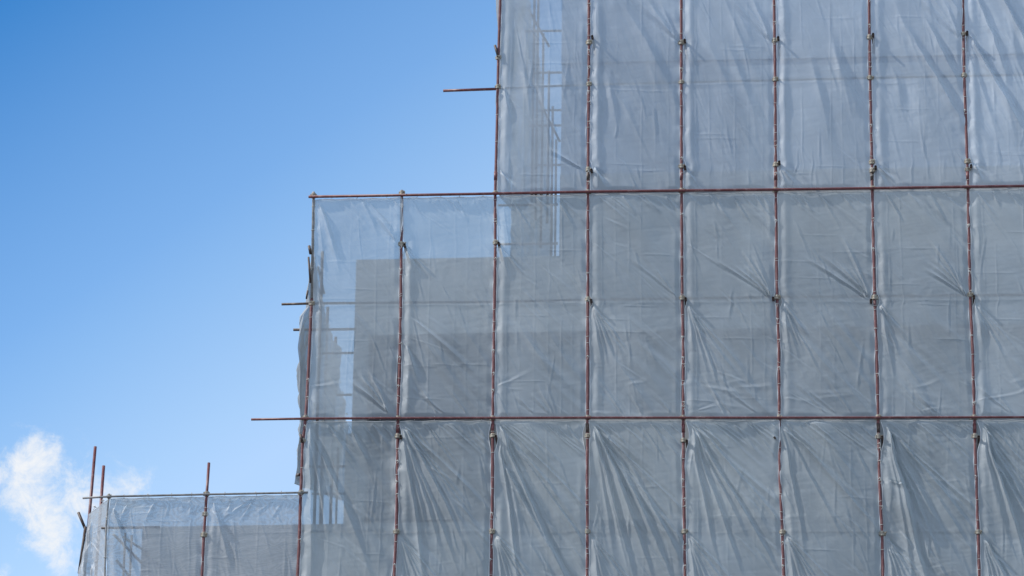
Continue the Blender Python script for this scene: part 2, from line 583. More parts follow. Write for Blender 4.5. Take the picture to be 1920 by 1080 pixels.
T1 = [(560, 370), (580, 369), (930, 363), (1104, 359.5), (1278, 357.3), (1455, 355.5), (1635, 353), (1815, 350.3), (2040, 347)]
T2 = [(471, 786.5), (573, 785), (745, 784), (1100, 783.2), (1280, 783.2), (1460, 783.2), (1646, 783), (1826, 782.6), (2040, 782)]
T0 = [(900, -62), (1104, -64), (1455, -67), (2040, -72)]
T3 = [(150, 1212), (573, 1212), (1100, 1210), (1646, 1212), (2040, 1212)]
TL = [(155, 934), (204, 931), (387, 927), (566, 923.5), (577, 923.3)]
MID1 = [(831, 170.2), (930, 166.8), (1104, 158.5), (1460, 150), (1640, 146), (2030, 138)]
MID2 = [(528, 570.5), (584, 569), (930, 566), (1104, 562), (1460, 557), (2030, 552)]
MID3 = [(558, 996), (745, 997.5), (1100, 997), (1460, 997), (1660, 997), (2030, 997)]


def yline(line, x):
    return float(np.interp(x, [p[0] for p in line], [p[1] for p in line]))


def pole_line(key, top, bot, Y=0.0, dy0=0.0):
    poly = POLES[key]
    xt = float(np.interp(yline(top, poly[0][0]), [p[1] for p in poly], [p[0] for p in poly]))
    y0 = yline(top, xt) + dy0
    xb = float(np.interp(yline(bot, xt), [p[1] for p in poly], [p[0] for p in poly]))
    y1 = yline(bot, xb)
    ys = np.linspace(y0, y1, NV + 1)
    xs = interp_poly(poly, ys)
    return np.array([at(x, y, Y) for x, y in zip(xs, ys)])


# ------------------------------------------------------------------ poles
ORD = {'Z': 'corner pole at the left end of the middle tier', 'P': 'second pole', }
plabel = {
    'Z': 'corner pole at the left end of the middle row, grey above and red below',
    'P': 'red pole between the first and second sheets of the middle row',
    'A': 'red pole at the left edge of the top row, against the sky',
    'B': 'red pole between the first and second sheets of the top row',
    'C': 'red pole between the second and third sheets of the top row',
    'D': 'red pole between the third and fourth sheets of the top row',
    'E': 'red pole between the fourth and fifth sheets of the top row',
    'F': 'red pole between the fifth and sixth sheets of the top row, rightmost in view',
    'K': 'red pole rising above the low left sheets, between its two panels',
    'M': 'pale corner pole at the left end of the low left sheets',
}
pole_top = {'Z': 360, 'P': 357, 'K': 868, 'M': 926}
coup_y = {
    'Z': [(367, 0), (569, 0), (784, 0), (826, 1), (924, 0)],
    'P': [(362, 0), (458, 1), (784, 0), (818, 1), (997, 0)],
    'A': [(163, 0), (108, 1), (362, 0), (455, 1), (784, 0), (817, 1), (997, 0)],
    'B': [(80, 1), (158, 0), (318, 1), (360, 0), (561, 0), (783, 0), (817, 1), (997, 0)],
    'C': [(80, 1), (154, 0), (312, 1), (358, 0), (559, 0), (783, 0), (826, 1), (997, 0)],
    'D': [(76, 1), (149, 0), (309, 1), (356, 0), (558, 0), (783, 0), (998, 0)],
    'E': [(70, 1), (146, 0), (304, 0), (320, 0), (353, 0), (558, 0), (783, 0), (819, 0), (1001, 0)],
    'F': [(64, 1), (141, 0), (303, 0), (318, 0), (351, 0), (553, 0), (783, 0), (818, 0), (998, 0)],
    'K': [(926, 0), (964, 0), (1003, 0)],
    'M': [(931, 0)],
}
PGROUP = 'red scaffold poles'
for key, poly in POLES.items():
    if key == 'G':
        continue
    y0 = pole_top.get(key, poly[0][1])
    ys = [y0] + [p[1] for p in poly if p[1] > y0 + 1]
    xs = list(interp_poly(poly, ys))
    if key in ('K',):
        xs[0] = 391.7
    pts = [at(x, y) for x, y in zip(xs, ys)]
    base = Vector((pts[-1].x, 0, 0))
    root = empty('scaffold_pole', base)
    tag(root, plabel[key], 'scaffold pole', PGROUP)
    low = pts + [base]
    if key == 'Z':
        k = min(range(len(pts)), key=lambda i: abs(ys[i] - 562))
        a = tube_mesh('upper_tube', [p - base for p in pts[:k]] + [at(584.5, 560) - base], 0.027)
        link('upper_tube', a, GALV, root)
        b = tube_mesh('tube', [at(584.5, 560.6) - base] + [p - base for p in low[k + 0:]], 0.029)
        link('tube', b, RED, root)
    else:
        link('tube', tube_mesh('tube', [p - base for p in low], 0.018 if key == 'M' else 0.027), GALV if key == 'M' else RED, root)
    rj = random.Random(hash(key) % 1000 if False else ord(key))
    for (cy, side) in coup_y.get(key, ()):
        x = float(interp_poly(poly, [cy])[0])
        p = at(x, cy, -0.004)
        c = link('coupler', COUP, None, root)
        c.location = p - base
        c.rotation_euler = (rj.uniform(-.08, .08), rj.uniform(-.08, .08), rj.choice((0, 0, math.pi)) + rj.uniform(-.5, .5) if rj.random() < .9 else rj.uniform(-.4, .4))
        s = (0.95 + 0.25 * rj.random()) * (0.7 if key == 'M' else 0.92)
        c.scale = (s, s, s)
        link('bolt', BOLT, None, c)
    # sleeve joint where two tubes meet
    if key in 'ABCDEFP':
        for cy in ((330, 803) if key != 'P' else (803,)):
            x = float(interp_poly(poly, [cy])[0])
            sl = link('sleeve', tube_mesh('sleeve', [at(x, cy) - base + Vector((0, 0, 0.09)), at(x, cy) - base - Vector((0, 0, 0.09))], 0.0335), BROWN if key in 'BE' else RED, root)

# ------------------------------------------------------------------ ledgers
def ledger(name, line, Y, mat, label, rad=0.027, group='horizontal scaffold tubes', off=0.0):
    pts = [at(x, y, Y) + Vector((0, 0, off)) for x, y in line]
    o0 = pts[0].copy()
    root = link(name, tube_mesh(name, [p - o0 for p in pts], rad), mat)
    root.location = o0
    return tag(root, label, 'scaffold tube', group)


ledger('ledger_tube', [(578.5, 369), *T1[2:]], -0.058, RED, 'long red ledger tube along the top of the middle row of sheets', 0.027)
ledger('ledger_tube', T2, -0.056, RED, 'long red ledger tube above the bottom row, its end sticking out left', 0.023)
ledger('ledger_tube', TL, -0.055, GALV, 'greyish ledger tube along the top of the low left sheets', 0.020)
ledger('ledger_tube', [(831, 170.2), (930, 166.8)], -0.058, RED, 'short red tube sticking out into the sky beside the top row')
ledger('ledger_tube', [(931, 166.0), *MID1[2:]], 0.075, GALV, 'hidden ledger showing as a faint line across the top row of sheets', 0.022)
ledger('ledger_tube', MID2, 0.075, BROWN, 'hidden ledger across the middle row, its upper brown end sticking out left', 0.024)
ledger('ledger_tube', MID3, 0.075, GALV, 'hidden ledger showing as a faint line across the bottom row', 0.022)
ledger('ledger_tube', [(550, 618.3), (600, 618), (668, 617)], 1.0, BROWN, 'brown tube end sticking out left below the longer one, behind the middle row corner', 0.026)

# ------------------------------------------------------------------ front sheets
ROWN = {1: 'top', 2: 'middle', 3: 'bottom', 4: 'low left'}
NORD = ['first', 'second', 'third', 'fourth', 'fifth', 'sixth', 'seventh', 'eighth']


def fan(rng, ox, oy, a0, a1, n, l0, l1, amp, w, bend=0.06, jx=0.02, jy=0.04):
    out = []
    for i in range(n):
        a = a0 + (a1 - a0) * (i + rng.uniform(.2, .8)) / n
        out.append((ox + rng.uniform(-jx, jx), oy + rng.uniform(-jy, jy), R(a), rng.uniform(l0, l1),
                    amp * rng.uniform(.6, 1.25), w * rng.uniform(.7, 1.3), bend * rng.uniform(.3, 1.3)))
    return out


def hang(rng, W, n, y, a0, a1, l0, l1, amp, w, x0=.05, x1=.95):
    out = []
    for i in range(n):
        out.append((W * (x0 + (x1 - x0) * (i + rng.random()) / n), y + rng.uniform(0, .06), R(rng.uniform(a0, a1)), rng.uniform(l0, l1),
                    amp * rng.uniform(.5, 1.3), w * rng.uniform(.7, 1.4), 0.05 * rng.uniform(0, 1)))
    return out


looks = {
    (1, 0): 'see-through with scaffolding and sky behind it',
    (1, 1): 'with slanting creases in its upper right corner',
    (1, 2): 'flat and smooth with a pale upper band',
    (1, 3): 'smooth with a bright fold down its left edge',
    (1, 4): 'with long bright slanting folds towards its lower right',
    (1, 5): 'with the boldest bright folds, at the frame edge',
    (2, 0): 'showing sky and the concrete corner behind it',
    (2, 1): 'with sky above a level concrete edge',
    (2, 2): 'with a strip of sky near its upper left',
    (2, 3): 'with folds fanning below its left clamp',
    (2, 4): 'with creases running up from its right clamp',
    (2, 5): 'with a strong crease fan at its right clamp',
    (2, 6): 'with short creases gathered at its right middle clamp',
    (2, 7): 'nearly flat, cut by the right frame edge',
    (3, 0): 'with a tube frame showing behind its left',
    (3, 1): 'with long folds sweeping from its upper left corner',
    (3, 2): 'with two strong ridges falling steeply',
    (3, 3): 'with many close steep folds along its left half',
    (3, 4): 'with a small fold at its upper left',
    (3, 5): 'with a broad pale slack left side',
    (3, 6): 'with a crumpled pale fold down its left side',
    (3, 7): 'with steep ripples, cut by the right frame edge',
}
keys = {1: 'ABCDEFG', 2: 'ZPABCDEFG', 3: 'ZPABCDEFG'}
tops = {1: T0, 2: T1, 3: T2}
bots = {1: T1, 2: T2, 3: T3}
FN = np.array((0, -1.0, 0))
for row in (1, 2, 3):
    ks = keys[row]
    for i in range(len(ks) - 1):
        seed = row * 100 + i * 7 + 11
        rng = random.Random(seed)
        A = pole_line(ks[i], tops[row], bots[row], 0.0, 4.5)
        B = pole_line(ks[i + 1], tops[row], bots[row], 0.0, 4.5)
        A[:, 2] += 0; W = float(np.linalg.norm(A[0] - B[0])); H = float(np.linalg.norm(A[-1] - A[0]))
        fl, oL, oR = [], [], []
        wild, billow, lean, rake, eb = 1.0, 0.05, 60, 1.0, 0.028
        if row == 3:
            fl += fan(rng, 0.03, 0.08, 40, 80, 10, 2.0, 4.2, 0.024, 0.046, 0.07, 0.03, 0.10)
            fl += hang(rng, W, 12, 0.03, 36, 56, 0.6, 1.5, 0.013, 0.026)
            fl += fan(rng, 0.05, 2.36, 46, 84, 6, 1.2, 2.4, 0.018, 0.036, 0.05)
            for k in range(11):
                fl.append((W * rng.uniform(.35, .85), rng.uniform(.5, 3.6), R(rng.uniform(42, 62)), rng.uniform(.5, 1.3), 0.010 * rng.uniform(.6, 1.3), 0.026, .05))
            oL += [(0.07, 0.055, 0.07)] if i in (2, 4, 6, 7) else [(0.06, 0.03, 0.03)]
            oR += [(0.07, 0.045, 0.05)] if i in (1, 2) else []
            wild, billow, lean, rake = 1.0, 0.04, 57, 1.25
            if i == 0:
                fl = fan(rng, 0.05, 0.1, 62, 86, 4, 2.0, 4.0, 0.03, 0.06) + hang(rng, W, 7, 0.03, 45, 62, .6, 1.3, .02, .04, .2, .95)
                oL = []
            if i == 2:
                fl += [(0.06, 0.12, R(68), 4.2, 0.045, 0.05, -0.03), (0.10, 0.75, R(63), 3.6, 0.04, 0.055, -0.02)]
            if i == 3:
                fl += [(0.10 + .16 * k, .15 + .1 * k, R(76 - 4 * k), 3.6, .030, .042, 0.0) for k in range(4)]
            if i == 4:
                oR += [(0.05, 0.07, -0.035), (0.3, 0.2, -0.012)]
            if i == 5:
                oL = [(0.05, 0.07, -0.035), (0.3, 0.2, -0.012)]
                fl = [f for f in fl if f[3] < 2.0 or rng.random() < .5]
                billow = 0.07
            if i == 6:
                fl += [(0.10, 0.2, R(75), 2.0, .06, .06, .04), (.30, .9, R(78), 2.2, .05, .05, 0.02), (.42, 1.9, R(74), 2.4, .045, .05, 0.0),
                       (.16, 1.25, R(35), .5, .03, .03, -.2), (.3, 2.2, R(55), .6, .035, .03, 0.1)]
                wild = 1.4
            if i == 7:
                fl += [(0.10, 0.2, R(72), 2.4, .05, .05, .02), (.2, .6, R(62), 3.2, .04, .06, 0), (.1, 2.4, R(66), 2.4, .045, .06, 0)]
                wild = 1.3
        if row == 2:
            mid = 0.5
            fl += hang(rng, W, 7, 0.02, 40, 62, 0.4, 1.0, 0.013, 0.032)
            if i >= 3:
                fl += fan(rng, 0.06, 0.50 * H, 48, 84, 6, 0.7, 2.0, 0.015, 0.036, 0.03)
            elif i == 1 or i == 2:
                fl += fan(rng, 0.05, 0.23 * H, 40, 75, 3, 0.5, 1.0, 0.020, 0.035)
            if 3 < i < 7 or i == 3:
                fl += [(W - 0.05 + rng.uniform(-.02, .0), 0.475 * H + rng.uniform(-.04, .04), R(180 + a), rng.uniform(.7, 1.7), amp * .62, .032, -.05)
                       for a, amp in (((44, .02), (58, .016)) if i < 4 else ((38, .034), (46, .04), (54, .045), (63, .04), (71, .03)))]
            for k in range(6):
                fl.append((W * rng.uniform(.1, .6), H * rng.uniform(.52, .75), R(rng.uniform(40, 60)), rng.uniform(1.2, 2.4), 0.013 * rng.uniform(.5, 1.3), 0.06, .04))
            for k in range(3):
                fl.append((W * rng.uniform(.3, .9), H - .08, R(180 + rng.uniform(40, 70)), rng.uniform(.5, 1.1), 0.011, 0.035, -.03))
            if i == 0:
                fl = hang(rng, W, 6, 0.02, 48, 66, .5, 1.3, .014, .04, .2) + [(W * .9, H - .1, R(180 + a), 1.0, .03, .04, -.05) for a in (45, 58, 70)]
                fl += [(0.08, 0.1, R(68), 1.6, .03, .06, .1), (W - .06, .95, R(180 + 52), .8, .026, .05, 0)]
                eb = 0.02
                oR += [(0.07, 0.12, -0.05)]
            if i == 1:
                fl += [(0.1, H - 1.5, R(72), .9, .03, .06, .02)]
                eb = 0.045
            for k in range((1, 0, 3, 2, 5, 3, 4, 5)[i]):
                fl.append((W * rng.uniform(-.1, .5), H - rng.uniform(.06, .75), R(rng.uniform(-30, 26)), rng.uniform(.4, 1.3), 0.0042 * rng.uniform(.5, 1.5), .035, rng.uniform(-.08, .02)))
            wild, billow, lean, rake = 0.9, 0.045, 52, 0.95
            if i in (3, 4, 5, 6, 7):
                oL += [(0.485, 0.022, 0.05)]
            if i in (1, 2):
                oL += [(0.22, 0.03, 0.025)]
                oR += []
            if i in (4, 5):
                oR += [(0.475, 0.02, 0.045)]
        if row == 1:
            wild, billow, lean, rake, eb = 0.7, 0.05, 68, 1.1, 0.05
            fl += fan(rng, 0.06, 0.90 * H, 40, 75, 2, 0.3, 0.5, 0.024, 0.035)
            fl += [(W - 0.06, 0.33 * H, R(180 + a), rng.uniform(.9, 1.6), .022, .06, -.03) for a in (50, 60, 70)] if i in (1, 2, 4) else []
            for k in range(4):
                fl.append((W * rng.uniform(.1, .7), H * rng.uniform(.1, .5), R(rng.uniform(62, 80)), rng.uniform(1.0, 2.2), 0.016 * rng.uniform(.6, 1.4), 0.08, .03))
            if i == 0:
                eb = 0.03
                fl += [(W * .95, .9 * H, R(180 + 35), .8, .02, .04, 0), (0.1, .53 * H, R(80), .8, .02, .05, .0)]
            if i == 1:
                fl += [(W * .55, .1 * H, R(56), 2.2, .04, .07, .06), (W * .3, .12 * H, R(60), 3.0, .03, .09, .06), (.06, .90 * H, R(55), .45, .05, .05, .1)]
            if i == 4:
                fl += [(W * .35, .25 * H, R(63), 3.0, .07, .075, .0), (W * .55, .2 * H, R(66), 2.2, .05, .055, 0), (W * .2, .1 * H, R(70), 2.6, .03, .08, 0),
                       (W * .7, .05 * H, R(60), 1.4, .03, .05, 0)]
                wild, rake = 0.9, 1.0
            if i == 5:
                fl += [(W * .25, .02 * H, R(66), 3.6, .09, .065, .0), (W * .02, .30 * H, R(64), 3.0, .065, .07, 0), (W * .5, .02 * H, R(60), 3.0, .09, .065, 0),
                       (W * .1, .1 * H, R(72), 2.4, .04, .05, .0)]
                wild, rake = 1.0, 1.2
            oL += [(0.33, 0.028, 0.035), (0.89, 0.024, 0.04)] if i >= 1 else []
        midv = [0.5] if row != 1 else [0.53]
        if row == 2: midv = [0.49]
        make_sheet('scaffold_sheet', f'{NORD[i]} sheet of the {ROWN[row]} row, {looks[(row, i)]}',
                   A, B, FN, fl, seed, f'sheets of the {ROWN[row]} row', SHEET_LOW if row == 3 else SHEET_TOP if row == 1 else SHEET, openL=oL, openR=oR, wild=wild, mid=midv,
                   billow=billow, lean=lean, rake=rake, edge_bulge=eb,
                   gapR=None,
                   ties=(True, ks[i + 1] != 'G', True))

# low left sheets
for i, (a, b) in enumerate((('M', 'K'), ('K', 'Z'))):
    seed = 411 + 7 * i
    rng = random.Random(seed)
    A = pole_line(a, TL, T3, 0.0, 3.5); B = pole_line(b, TL, T3, 0.0, 3.5)
    W = float(np.linalg.norm(A[0] - B[0]))
    fl = hang(rng, W, 6, .02, 40, 140, .25, .6, .012, .03)
    if i == 1:
        fl += [(W * .5, .06, R(180 - 35), .8, .02, .03, .02), (.1, .1, R(72), 1.6, .03, .05, 0.02), (.1, .3, R(60), 1.2, .02, .05, 0)]
    else:
        fl += [(.06, .15, R(70), 1.8, .03, .04, 0), (.1, .3, R(50), 1.0, .02, .05, .05)]
    make_sheet('scaffold_sheet', ('left one of the two low sheets, handrail tubes showing through its wavy mesh',
                                  'right one of the two low sheets, with a wavy mesh pattern along its top')[i],
               A, B, FN, fl, seed, 'sheets of the low left part', SHEET_MOIRE, wild=0.9, lean=70, rake=.8, mid=[.25],
               ties=(True, i == 0, True), billow=.03)


# ------------------------------------------------------------------ return sheets (sides)
def return_sheet(label, X, Yn, Yf, ztn, ztf, zb, seed, folds, bulge=0.0, lean=70, wild=1.6, mat=SIDE_SHADED, nudge=None, ties=(False, False, True), zbf=None):
    zbf = zb if zbf is None else zbf
    v = np.linspace(0, 1, NV + 1)
    A = np.stack([np.full(NV + 1, X), np.full(NV + 1, Yf), ztf + (zbf - ztf) * v], -1)
    B = np.stack([np.full(NV + 1, X), np.full(NV + 1, Yn), ztn + (zb - ztn) * v], -1)
    if bulge:
        B[:, 0] -= bulge * np.clip(np.sin(np.pi * np.clip(v * 1.05, 0, 1)), 0, 1) ** .6
        A[:, 0] -= bulge * .1
    if nudge is not None:
        B[:, 0] += np.interp(v, nudge[0], nudge[1])
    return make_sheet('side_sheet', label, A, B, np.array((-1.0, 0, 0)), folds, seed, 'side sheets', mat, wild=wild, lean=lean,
                      ties=ties, billow=.03, rake=2.0, edge_bulge=0.0, topsag=.05)


xz = at(584, 500).x
z_top = at(584, 452).z
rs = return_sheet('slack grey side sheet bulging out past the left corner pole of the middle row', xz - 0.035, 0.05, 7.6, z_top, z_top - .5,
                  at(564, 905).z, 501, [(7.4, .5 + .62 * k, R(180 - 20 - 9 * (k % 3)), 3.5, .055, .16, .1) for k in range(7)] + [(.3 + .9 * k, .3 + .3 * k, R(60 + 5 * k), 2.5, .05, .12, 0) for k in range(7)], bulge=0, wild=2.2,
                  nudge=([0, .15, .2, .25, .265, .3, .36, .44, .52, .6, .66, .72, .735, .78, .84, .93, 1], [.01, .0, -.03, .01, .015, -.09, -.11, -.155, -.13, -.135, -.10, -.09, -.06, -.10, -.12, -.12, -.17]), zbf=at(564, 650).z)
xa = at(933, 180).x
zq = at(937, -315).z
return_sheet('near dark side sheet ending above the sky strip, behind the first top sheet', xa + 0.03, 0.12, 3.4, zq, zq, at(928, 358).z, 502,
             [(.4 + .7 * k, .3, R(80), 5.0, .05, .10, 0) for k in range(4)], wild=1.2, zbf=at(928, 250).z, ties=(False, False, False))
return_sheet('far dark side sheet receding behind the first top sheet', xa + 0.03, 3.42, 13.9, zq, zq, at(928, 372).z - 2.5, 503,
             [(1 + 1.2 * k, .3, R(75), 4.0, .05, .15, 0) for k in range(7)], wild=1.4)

# flared side sheet of the low left part
nvv = np.linspace(0, 1, NV + 1)
pn0, pn1 = at(204, 934, .0), at(197, 1215, 0)
pf0, pf1 = at(165, 965, .85), at(128, 1215, .55)
An = np.array([list(pf0.lerp(pf1, t)) for t in nvv]); Bn = np.array([list(pn0.lerp(pn1, t)) for t in nvv])
An[:, 0] += -0.03 * np.sin(np.pi * nvv)
nn = np.cross((pn0 - pf0), Vector((0, 0, 1))); nn = nn / np.linalg.norm(nn)
make_sheet('side_sheet', 'pale sheer side sheet flaring out from the corner of the low left part', An, Bn, nn,
           [(.1, .3, R(70), 2.5, .03, .05, 0), (.25, .15, R(84), 2.6, .03, .04, 0), (.42, .3, R(95), 2.2, .03, .04, 0), (.5, .8, R(110), 1.4, .025, .04, 0)],
           504, 'side sheets', SHEET_MOIRE, wild=.7, ties=(False, False, True), billow=.02, edge_bulge=0, topsag=.01)


# ------------------------------------------------------------------ short tubes, poles behind
def bar(name, p, q, mat, label, rad=0.025, group=None, cat='scaffold tube'):
    p, q = Vector(p), Vector(q)
    o = link(name, tube_mesh(name, [Vector(), q - p], rad), mat)
    o.location = p
    return tag(o, label, cat, group)


bar('scaffold_pole', at(178.7, 837.6, 1.6), at(157, 1090, 1.6), RED, 'tall red pole standing clear of the low left corner, leftmost in the photo', .03, PGROUP, 'scaffold pole')
bar('scaffold_pole', at(194.4, 873.5, 1.1), at(178, 1100, 1.1), RED, 'shorter red pole right beside the tall one at the low left corner', .03, PGROUP, 'scaffold pole')
bar('brace_tube', at(147, 961, .75), at(160, 992, .75), BROWN, 'dark tilted tube stub at the far left of the low left corner', .028, 'short brace tubes')
bar('brace_tube', at(160, 988, .74), at(148, 1075, .74), BROWN, 'dark upright tube below the tilted stub at the low left corner', .026, 'short brace tubes')
bar('brace_tube', at(928.0, 85, -.05), at(934.5, 107, -.045), BROWN, 'short tilted stub beside the left pole of the top row', .026, 'short brace tubes')
bar('brace_tube', at(579.5, 461, -.07), at(582.5, 476, -.07), BROWN, 'topmost short stub at the left corner pole of the middle row', .028, 'short brace tubes')
bar('brace_tube', at(578.5, 482, -.06), at(582, 530, -.06), BROWN, 'long thin brown stub hanging along the left corner pole', .020, 'short brace tubes')
bar('brace_tube', at(577, 545, -.05), at(574.5, 560, -.05), BROWN, 'tiny dark stub just above the left end of the hidden middle ledger', .018, 'short brace tubes')
bar('brace_tube', at(563, 815, -.05), at(567, 829, -.05), BROWN, 'short stub on the corner pole just under the bottom row ledger', .026, 'short brace tubes')
bar('brace_tube', at(557, 891, .1), at(563, 890, .0), BROWN, 'short stub on the corner pole above the low left sheets', .03, 'short brace tubes')
bar('brace_tube', at(1452, 820, -.11), at(1457, 826, .05), BROWN, 'small hooked stub poking through the bottom row left of its narrow seam', .02, 'short brace tubes')
# tube ends poking out towards the viewer beside the clamps
PK = {'B': [(68, 1), (318, 1), (562, 1)], 'C': [(75, 1), (312, 1), (559, 1), (826, 1)], 'D': [(70, 1), (303, 1), (558, -1)], 'E': [(64, 1), (312, 1), (562, -1), (818, 1)],
      'F': [(60, 1), (310, 1), (555, 1), (818, 1)], 'A': [(455, 1), (817, 1)], 'P': [(458, 1), (817, 1)]}
BETW = {'P': 'pole between first and second middle sheets', 'A': 'pole left of the top row', 'B': 'pole between first and second top sheets',
        'C': 'pole between second and third top sheets', 'D': 'pole between third and fourth top sheets', 'E': 'pole between fourth and fifth top sheets',
        'F': 'rightmost visible pole'}
for key, lst in PK.items():
    for (y, s) in lst:
        x = float(interp_poly(POLES[key], [y])[0])
        p = at(x + s * 7.0, y + 2, 0.0)
        where = 'uppermost' if y < 100 else 'above middle row' if y < 350 else 'at middle row' if y < 600 else 'at bottom row'
        bar('tube_end', p + Vector((0, -.15, -.05)), p + Vector((0, .85, .05)), BROWN, f'dark tube end on the {BETW[key]}, {where}', .025, 'dark tube ends beside the clamps')

# inner scaffolding seen through the sheets
IG = 'inner scaffold tubes seen through the sheets'


def vbar(px, py0, Y, length, label, rad=.026, mat=None):
    p = at(px, py0, Y)
    return bar('inner_pole', p, p - Vector((0, 0, length)), mat or FADED, label, rad, IG, 'scaffold pole')


def hbar(x0, x1, y, Y, label, rad=.024):
    return bar('inner_tube', at(x0, y, Y), at(x1, y + (x0 - x1) * .012, Y), FADED, label, rad, IG)


vbar(604.5, 472, 1.9, 6.5, 'inner pole behind the middle row corner, highest of three', .03, BROWN)
vbar(614.5, 576, 3.7, 6.5, 'inner pole behind the middle row corner, middle height of three', .03, BROWN)
vbar(629.5, 632, 5.5, 6.5, 'inner pole behind the middle row corner, lowest of three', .03, BROWN)
bar('inner_tube', at(596, 500, 1.8), at(608, 551, 2.2), GALV, 'short tilted tube crossing the highest inner pole at the corner', .022, IG)
hbar(604, 664, 662.5, 2.2, 'thin inner tube behind the middle row corner, second one down')
hbar(628, 660, 740.5, 4.0, 'thin inner tube behind the middle row corner, lowest one')
# behind the first sheet of the top row
for px, y0, Y, L, lb in ((1003, -60, 6.0, 5.4, 'leftmost inner pole behind the first top sheet'), (1010, -40, 7.0, 5.6, 'inner pole second from left behind the first top sheet'),
                         (1019, 63, 8.5, 5.0, 'inner pole third from left behind the first top sheet'), (1029.5, 133, 10.0, 3.6, 'inner pole fourth from left behind the first top sheet'),
                         (1036.5, 200, 11.5, 4.8, 'inner pole fifth from left behind the first top sheet'), (1043, 262, 13.0, 6.0, 'rightmost inner pole behind the first top sheet')):
    vbar(px, y0, Y, L, lb)
for x0, x1, y, Y, lb in ((984, 1056, 58.5, 5.0, 'inner tube behind the first top sheet, uppermost'), (1003, 1056, 136.5, 6.0, 'inner tube behind the first top sheet, second down'),
                         (1010, 1056, 207, 7.0, 'inner tube behind the first top sheet, third down'), (980, 1056, 236, 8.0, 'inner tube behind the first top sheet, fourth down'),
                         (985, 1056, 310, 9.0, 'inner tube behind the first top sheet, lowest'), (934, 1046, 385, 1.9, 'inner tube crossing the sky strip in the middle row, upper'),
                         (934, 1046, 458, 2.0, 'inner tube crossing the sky strip in the middle row, lower')):
    hbar(x0, x1, y, Y, lb)
bar('inner_tube', at(990, 16, 7), at(1030, 88, 7.4), BROWN, 'slanting brace behind the first top sheet, upper one', .025, IG)
bar('inner_tube', at(1010, 188, 9), at(1050, 266, 9.4), BROWN, 'slanting brace behind the first top sheet, lower one', .025, IG)
# low left interior
for px, y0, Y, lb in ((235, 1000, 1.2, 'inner upright behind the low left sheet, left one'), (247, 1004, 1.4, 'inner upright behind the low left sheet, right one')):
    vbar(px, y0, Y, 2.6, lb, .022)
bar('inner_tube', at(212, 1001, 1.0), at(266, 1056, 1.3), GALV, 'long slanting handrail behind the low left sheet', .026, IG)
bar('inner_tube', at(218, 1050, 1.0), at(250, 1090, 1.3), GALV, 'lower slanting handrail behind the low left sheet', .026, IG)
bar('inner_tube', at(230, 1006, 1.2), at(282, 1040, 1.25), GALV, 'faint slanting rail behind the low left sheet near the concrete', .022, IG)
hbar(190, 300, 990, .1, 'thin level tube behind the low left sheet')
# frame behind the first bottom sheet
for px, lb in ((604, 'frame upright behind the first bottom sheet, left'), (634, 'frame upright behind the first bottom sheet, right')):
    vbar(px, 840, 2.2, 3.2, lb, .022)
hbar(578, 648, 875, .9, 'level tube behind the first bottom sheet, upper')
hbar(585, 648, 926, 1.0, 'level tube behind the first bottom sheet, lower')

# ------------------------------------------------------------------ concrete building
YB = 1.30
bld = empty('concrete_building', (at(1300, 540, YB).x, YB, 0))
tag(bld, 'stepped grey concrete building under construction behind the sheets', 'building')
B0 = bld.location.copy()
Z = lambda y, Y=YB: at(1300, y, Y).z
XL, XT, XR = at(666, 560, YB).x, at(1051, 250, YB).x, at(2120, 540, YB).x
XS = at(646, 880, YB).x
XC = at(265, 1040, YB).x
zB = at(800, 484.5, YB).z          # lower roof edge
zC = at(300, 987.5, YB).z


def boxes(name, mat, lst):
    bm = bmesh.new()
    for lo, hi in lst:
        add_box(bm, Vector(lo) - B0, Vector(hi) - B0)
    return link(name, bm_mesh(name, bm), mat, bld)


YD = 16.0
zt = Z(-260)
z115, z320, z618 = Z(113), Z(322), Z(617.5)
z985 = zC
g = .003
# wall bands
boxes('upper_wall', CONC_L, [((XT, YB, z115), (XR, YB + .12, zt))])
boxes('wall', CONC, [((XL, YB, z618), (XR, YB + .35, zB)), ((XT, YB - g, zB), (XR, YB + .348, z320))])
boxes('corner_pier', CONC, [((XL, YB + .002, zC), (XL + .28, YB + .34, z618)), 
                            ((XS, YB + .05, zC), (XL - .002, YB + .5, Z(800)))])
boxes('opening_shade_panel', CONC_X, [((at(695, 700, YB + .4).x, YB + .345, zC), (at(926, 700, YB + .4).x, YB + .357, z618 + .019))])  # thin dark panel on the recessed wall, its colour imitates deep shade
boxes('recessed_wall', CONC, [((XL + .01, YB + 0.36, zC), (XR, YB + 0.8, z618 + .2))])
boxes('upper_recessed_wall', CONC_L, [((XT + .01, YB + 0.03, z320 + .002), (XR, YB + 0.8, z115 - .002))])
boxes('side_wall', CONC, [((XL + .004, YB + 1.3, zC), (XL + .3, YD, zB - .15)), ((XT + .004, YB + .35, zB - .1), (XT + .3, YD, zt - .02))])
boxes('roof', CONC, [((XL + .3, YB + .35, zB - .45), (XT, YD, zB - .22))])
boxes('lower_wall', CONC, [((XC, YB - .004, 0), (XR, YB + .4, zC)), ((XC + .004, YB + .4, 0), (XC + .3, YD, zC - .15))])
boxes('lower_roof', CONC, [((XC + .3, YB + .4, zC - .4), (XS + 1, YD, zC - .2))])
boxes('back_wall', CONC, [((XC, YD, 0), (XR, YD + .3, zC - .1)), ((XL, YD, zC - .1), (XR, YD + .3, zB - .1)), ((XT, YD, zB - .1), (XR, YD + .3, zt - .03))])

# ------------------------------------------------------------------ ground
gm = mesh_from('ground', [(-3000, -3000, 0), (3000, -3000, 0), (3000, 3000, 0), (-3000, 3000, 0)], [(0, 1, 2, 3)])
tag(link('ground', gm, GROUND), kind='structure')

